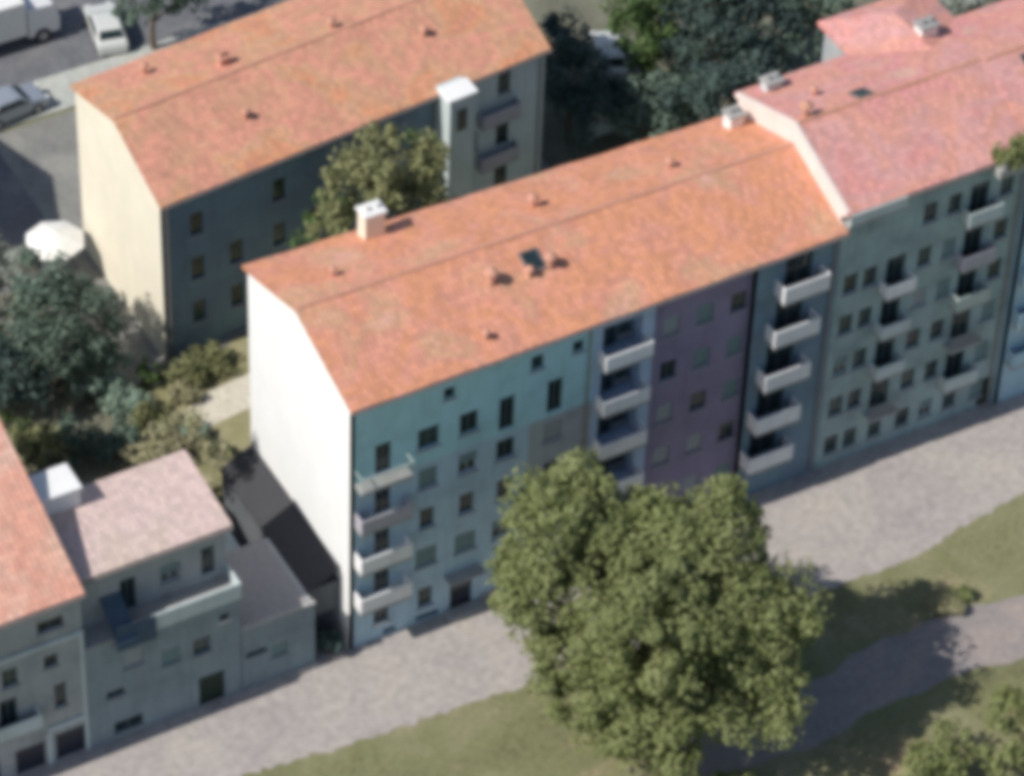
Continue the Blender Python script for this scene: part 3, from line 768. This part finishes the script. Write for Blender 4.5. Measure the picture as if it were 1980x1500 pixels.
tree('verge_tree', 'shaded green tree in the lower right corner', 24.6, -21.2, [(24.6, -21.2, 2.2, 1.8, 1), (26.2, -21.4, 2.0, 1.6, 1), (23.4, -22.2, 1.9, 1.5, 1), (27.2, -20.2, 1.6, 1.4, 1)], 'leaf olive', 1.4, .15, .2, 55, 26, .65, seed=13)
tree('verge_tree', 'low green tree on the bottom edge right of the tree shadow', 20.2, -20.1, [(20.2, -20.1, 1.8, 1.6, 1), (21.5, -19.9, 1.6, 1.4, 1), (19.2, -20.9, 1.5, 1.3, 1)], 'leaf olive', 1.0, .12, .2, 55, 28, .6, seed=14)

def shrub(label, x, y, r, h, mat, seed, z=0, parent=None):
    rnd = random.Random(seed)
    me = crown_mesh('foliage', [(0, 0, h * .5, r * .8, h / (2 * r)), (r * .4, -r * .2, h * .42, r * .6, h / (2 * r)), (-r * .4, r * .2, h * .4, r * .6, h / (2 * r))], .15, 45, 34 * (2.5 / r), r * .36, rnd)
    me.materials.append(MATS[mat])
    if parent: return link('foliage', me, parent)
    t = thing('shrub', label, 'shrub', (x, y, z))
    link('foliage', me, t)
    m = MB()
    for i in range(4):
        a = i * 1.6 + seed; m.tube([(0, 0, -.05), (math.cos(a) * r * .25, math.sin(a) * r * .25, h * .35), (math.cos(a) * r * .5, math.sin(a) * r * .5, h * .6)], [.05, .035, .012], 6)
    m.build('stem', 'bark', t)
    return t

shrub('pale sage shrub just left of the foot of the cream gable', -2.3, 23.0, 1.35, 2.4, 'leaf sage', 31)
shrub('sage green shrub in front of the dark evergreen tree', -3.4, 21.0, 1.5, 2.2, 'leaf sage', 32)
shrub('dark green upright shrub at the corner of the cream gable', -.7, 21.0, .75, 2.2, 'leaf green', 33)
shrub('olive brown shrub in the shade at the foot of the rear block', 1.2, 20.6, 1.3, 1.4, 'leaf brownish', 34)
shrub('straw yellow shrub on the lawn behind the pale roofed house', -1.6, 15.6, 1.0, 1.6, 'leaf straw', 35)
tree('garden_tree', 'straw coloured small tree directly behind the pale roof', -4.0, 10.2, [(-4.0, 10.2, 7.4, 1.5, 1.1), (-4.9, 11.0, 6.4, 1.3, 1), (-3.2, 9.8, 6.0, 1.2, 1)], 'leaf straw', 4.4, .1, .17, 50, 30, .5, seed=66)
shrub('olive shrub on the lawn left of the straw yellow one', -2.0, 18.0, 1.2, 1.8, 'leaf brownish', 37)
shrub('dark shrub between the white roof housing and the lawn', -4.3, 17.0, 1.4, 3.0, 'leaf dark', 38)
shrub('green shrub behind the white roof housing', -6.4, 18.0, 1.5, 3.0, 'leaf dark', 39)
shrub('yellowish shrub beside the salmon roof edge', -8.2, 18.2, 1.5, 3.4, 'leaf brownish', 40)
shrub('bright green shrub at the left edge behind the salmon roof', -8.9, 20.3, 1.3, 2.4, 'leaf green', 41)
shrub('light green shrub on the lawn nearest the white gable', .2, 13.1, 1.0, 1.9, 'leaf straw', 81)
shrub('pale green round shrub at the left end of the pale path', -.2, 16.6, .8, 1.3, 'leaf sage', 82)
shrub('broad olive shrub on the lawn between path and shaded wall', 2.6, 20.9, 1.2, 1.2, 'leaf brownish', 83)
shrub('straw coloured shrub on the lawn against the shaded rear wall', .4, 19.4, .8, 1.2, 'leaf straw', 85)
shrub('tall pale shrub between pale roof and white gable', -.9, 11.6, .9, 2.6, 'leaf straw', 86)
shrub('light green shrub left of the pale path', -2.6, 19.6, 1.3, 2.0, 'leaf sage', 84)
shrub('small dark bush on the lawn near the white gable corner', .4, 14.9, .55, .9, 'leaf green', 42)
shrub('olive bush beside the rear corner of the white gable', -.8, 9.6, .8, 3.2, 'leaf brownish', 43)
shrub('blackish green shrub in front of the dark shade filler beside the white gable', -.95, .2, .7, 1.9, 'leaf blackish', 44)
shrub('dry yellow green bush left of the dirt path on the right', 27.2, -11.3, .9, .8, 'leaf straw', 45)
shrub('small green bush at the near end of the dirt path', 28.4, -11.0, .55, .7, 'leaf olive', 46)
shrub('pale green bush at the bottom edge under the large tree', 11.9, -16.6, 1.25, 1.5, 'leaf olive', 47)
shrub('shaded low bush on the grass above the lower right tree', 26.3, -17.8, .8, .9, 'leaf olive', 48)
# planter on the eave
m = MB(); m.box(-.2, 2.6, -.35, .12, .0, .5, .03); m.build('trough', 'concrete', PL)
o = shrub('', 0, 0, 1.0, 1.5, 'leaf olive', 50, parent=PL); o.location = (.6, -.1, .35); o.scale = (1.1, .85, 1.35)
o = shrub('', 0, 0, 1.0, 1.5, 'leaf olive', 51, parent=PL); o.location = (1.9, -.1, .4); o.scale = (1.2, .85, 1.5)

# grass tufts on the verge (uncountable)
v = []; f = []; rnd = random.Random(5)
for _ in range(26000):
    x = rnd.uniform(-16, 44); y = rnd.uniform(-24, -5.6)
    if -15.6 < y < -11.6 and x > 11: continue
    if y > -6.0 or (y > -7.6 and 9 < x < 34): continue
    if math.sin(x * .7 + y * .3) + math.sin(y * 1.1 - x * .25) + rnd.gauss(0, .6) < .1: continue
    h = rnd.uniform(.06, .17); a = rnd.uniform(0, 6.28); w = rnd.uniform(.02, .05); o = len(v)
    dx, dy = math.cos(a) * w, math.sin(a) * w
    v += [(x - dx, y - dy, .0), (x + dx, y + dy, .0), (x + rnd.uniform(-.08, .08), y + rnd.uniform(-.08, .08), h)]; f.append((o, o + 1, o + 2))
me = bpy.data.meshes.new('grass'); me.from_pydata(v, [], f); me.update()
leaves('blade', (.16, .17, .07), (.21, .22, .10), (.28, .27, .15)); me.materials.append(MATS['blade'])
g = link('grass', me); g['kind'] = 'stuff'; g['label'] = 'short dry grass tufts on the verge along the pavement'; g['category'] = 'grass'

# ------------------------------------------------------------------ vehicles
def lorry(loc, rz):
    t = thing('box_lorry', 'white box lorry cut by the top left corner of the photo', 'lorry', loc, rz)
    m = MB(); m.box(-4.2, 2.0, -1.25, 1.25, .95, 3.3, .06); m.build('cargo_box', 'white cloth', t)
    m = MB(); m.loft([[(2.15, s * w, .55), (4.05, s * w, .55), (4.1, s * w, 1.5), (3.75, s * w, 2.45), (2.15, s * w, 2.55)] for s, w in ((-1, 1.1), (-.9, 1.22), (.9, 1.22), (1, 1.1))]); m.build('cab', 'car white', t)
    m = MB(); m.loft([[(4.1 + e, -1.0, 1.52), (4.1 + e, 1.0, 1.52), (3.78 + e, .95, 2.38), (3.78 + e, -.95, 2.38)] for e in (-.01, .02)]); m.build('windscreen', 'pane dark', t)
    m = MB(); m.box(-4.1, 2.6, -.45, .45, .62, .94); m.build('chassis', 'dark void', t)
    for x in (-2.9, -1.8, 3.0):
        for s in (-1, 1):
            q = MB(); q.tube([(x, s * .85, .48), (x, s * 1.18, .48)], .48, 16); w = q.build('wheel', 'tyre', t)
            q = MB(); q.tube([(x, s * 1.12, .48), (x, s * 1.2, .48)], .27, 12); q.build('rim', 'steel', w)
    for s in (-1, 1):
        q = MB(); q.box(4.0, 4.12, s * .85 - .18, s * .85 + .18, .75, .95, .02); q.build('headlight', 'lamp glass', t)
    return t

def car(name, label, loc, rz, paint, van=False, group=None):
    t = thing(name, label, 'van' if van else 'car', loc, rz, group)
    if van:
        L, Wd, H, prof = 5.2, 1.95, 2.3, [(-2.6, .35), (-2.6, 2.1), (-2.4, 2.3), (1.1, 2.3), (1.35, 2.2), (1.95, 1.35), (2.5, 1.1), (2.6, .8), (2.6, .35)]
    else:
        L, Wd, H, prof = 4.2, 1.75, 1.48, [(-2.1, .3), (-2.12, .75), (-2.02, .95), (-1.75, 1.02), (-1.25, 1.42), (-.9, 1.48), (.15, 1.46), (.45, 1.38), (1.0, .98), (1.85, .82), (2.08, .65), (2.1, .3)]
    def hw(z):
        return Wd / 2 - (.0 if z < .9 else (z - .9) * (.08 if van else .30)) - (.04 if z < .4 else 0)
    m = MB(); n = len(prof)
    lo = []
    for s in (-1, -.86, .86, 1):
        lo.append([(x * (.985 if abs(s) == 1 else 1), s * hw(z), z - (.03 if abs(s) == 1 and z > .9 else 0)) for x, z in prof])
    m.loft(lo); body = m.build('body', paint, t, smooth=False)
    def pane(nm, pts):
        q = MB(); c = Vector((0, 0, 0))
        nv = (Vector(pts[1]) - Vector(pts[0])).cross(Vector(pts[2]) - Vector(pts[0])).normalized() * .012
        q.loft([[tuple(Vector(p) - nv) for p in pts], [tuple(Vector(p) + nv) for p in pts]]); q.build(nm, 'pane dark', t)
    if van:
        pane('windscreen', [(1.43, -.8, 2.09), (1.43, .8, 2.09), (1.9, .84, 1.44), (1.9, -.84, 1.44)])
        for s in (-1, 1): pane('side_window', [(.5, s * hw(1.5), 1.45), (1.6, s * hw(1.5), 1.45), (1.25, s * hw(2.0), 2.0), (.5, s * hw(2.0), 2.0)])
    else:
        pane('windscreen', [(.5, -.62, 1.35), (.5, .62, 1.35), (.96, .72, 1.03), (.96, -.72, 1.03)])
        pane('rear_window', [(-1.3, -.62, 1.39), (-1.3, .62, 1.39), (-1.7, .7, 1.08), (-1.7, -.7, 1.08)])
        for s in (-1, 1): pane('side_window', [(-1.35, s * (hw(1.02) + .002), 1.02), (.8, s * (hw(1.02) + .002), 1.02), (.3, s * (hw(1.34) + .004), 1.34), (-1.0, s * (hw(1.34) + .004), 1.34)])
    for x in (-L * .3, L * .31):
        for s in (-1, 1):
            q = MB(); q.tube([(x, s * (Wd / 2 - .2), .31), (x, s * (Wd / 2 + .005), .31)], .31, 16); w = q.build('wheel', 'tyre', t)
            q = MB(); q.tube([(x, s * (Wd / 2 - .02), .31), (x, s * (Wd / 2 + .02), .31)], .19, 12); q.build('rim', 'steel', w)
    for s in (-1, 1):
        q = MB(); q.box(L / 2 - .06, L / 2 + .02, s * .6 - .17, s * .6 + .17, .62, .76, .02); q.build('headlight', 'lamp glass', t)
    return t
lorry((3.2, 50.6, .012), .0)
car('parked_car', 'bluish silver car half cut by the left edge in shade', (1.9, 44.4, .145), .12, 'car silver')
car('parked_car', 'small pale car behind the far corner of the rear block', (9.6, 48.4, .012), 1.35, 'car pale')
car('parked_car', 'pale car in the shade under the green tree behind the orange roof', (33.9, 33.2, .03), 1.2, 'car pale')
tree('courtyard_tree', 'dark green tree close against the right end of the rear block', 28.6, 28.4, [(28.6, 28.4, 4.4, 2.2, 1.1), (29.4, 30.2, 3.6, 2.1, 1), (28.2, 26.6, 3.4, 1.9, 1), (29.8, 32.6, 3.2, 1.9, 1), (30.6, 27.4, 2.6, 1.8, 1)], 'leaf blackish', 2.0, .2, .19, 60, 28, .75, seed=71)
tree('courtyard_tree', 'dark leafy tree in front of the pale yard wall', 31.8, 25.2, [(31.8, 25.2, 3.4, 2.1, 1), (33.4, 25.0, 3.4, 1.8, 1), (30.6, 24.0, 3.0, 1.6, 1)], 'leaf dark', 1.8, .16, .19, 60, 28, .7, seed=72)

# ------------------------------------------------------------------ small things
P = thing('parasol', 'white open parasol on the grey yard left of the cream gable', 'parasol', (-1.2, 31.4, .035))
m = MB(); n = 8
ring = lambda r, z: [(r * math.cos(2 * PI * i / n), r * math.sin(2 * PI * i / n), z) for i in range(n)]
m.loft([ring(1.65, 2.1), ring(1.65, 2.16), ring(.9, 2.5), ring(.06, 2.8)], True); m.build('canopy', 'white cloth', P)
m = MB(); m.tube([(0, 0, .06), (0, 0, 2.7)], .03, 8); m.build('pole', 'steel', P)
m = MB(); m.tube([(0, 0, 0), (0, 0, .09), (0, 0, .1)], [.3, .3, .26], 14); m.build('base', 'concrete', P)

Gw = thing('garden_wall', 'pale grey garden wall in the shaded yard behind the orange roof', 'wall', (29.5, 27.8, .03))
m = MB(); m.box(0, 3.4, 0, .25, 0, 1.9); m.build('wall', 'pale grey plaster', Gw)
m = MB(); m.box(-.05, 3.45, -.05, .3, 1.903, 1.99, .02); m.build('coping', 'concrete', Gw)
Sh = thing('garden_shed', 'small grey shed with a pale lean-to roof between the houses and the white gable', 'shed', (-4.6, 6.4, .012))
m = MB(); m.loft([[(0, 0, z0), (1.9, 0, z0), (1.9, 1.6, z1), (0, 1.6, z1)] for z0, z1 in ((0, 0), (2.0, 2.3))]); b = m.build('wall', 'stone grey plaster', Sh)
m = MB(); m.loft([[(-.15, -.2, 2.0 + h), (2.05, -.2, 2.0 + h), (2.05, 1.75, 2.37 + h), (-.15, 1.75, 2.37 + h)] for h in (0, .07)]); m.build('roof', 'pale grey plaster', Sh)
m = MB(); m.box(.5, 1.3, -.04, -.003, .05, 1.8); m.build('door', 'door dark', Sh)

# ------------------------------------------------------------------ light, sky, camera
EL, AZ = math.radians(45.5), math.radians(271.5)          # sun from -X, a touch behind the long fronts
sd = Vector((math.sin(AZ) * math.cos(EL), math.cos(AZ) * math.cos(EL), math.sin(EL)))
L = bpy.data.lights.new('sun', 'SUN'); L.energy = 4.3; L.angle = math.radians(.55); L.color = (1, .95, .88)
lo = bpy.data.objects.new('sun', L); COL.objects.link(lo); lo.location = sd * 120
lo.rotation_euler = sd.to_track_quat('Z', 'Y').to_euler()
wd = bpy.data.worlds.new('World'); S.world = wd; wd.use_nodes = True
nt = wd.node_tree; sk = nt.nodes.new('ShaderNodeTexSky'); sk.sky_type = 'NISHITA'; sk.sun_disc = False
sk.sun_elevation = EL; sk.sun_rotation = AZ
nt.links.new(sk.outputs[0], nt.nodes['Background'].inputs[0]); nt.nodes['Background'].inputs[1].default_value = .095

cd = bpy.data.cameras.new('camera'); cam = bpy.data.objects.new('camera', cd); COL.objects.link(cam)
r = Vector((0.8717727977148811, -0.48890032644702075, 0.03144296367019944))
u = Vector((0.3178832597750106, 0.6133281342116631, 0.7230344617922809))
fw = Vector((0.37277663864462063, 0.6203265838124599, -0.6900960129549953))
M = Matrix((r, u, -fw)).transposed().to_4x4(); M.translation = Vector((-59.32819257, -112.96747981, 139.41004049))
cam.matrix_world = M
cd.sensor_width = 36; cd.lens = 36 * 7517.2236 / 1980; cd.clip_end = 2000; cd.clip_start = 1
S.camera = cam
S.view_settings.view_transform = 'Standard'; S.view_settings.look = 'None'; S.view_settings.exposure = 0; S.view_settings.gamma = 1
S.cycles.use_denoising = True
S.cycles.filter_width = 7.0
S.cycles.max_bounces = 6
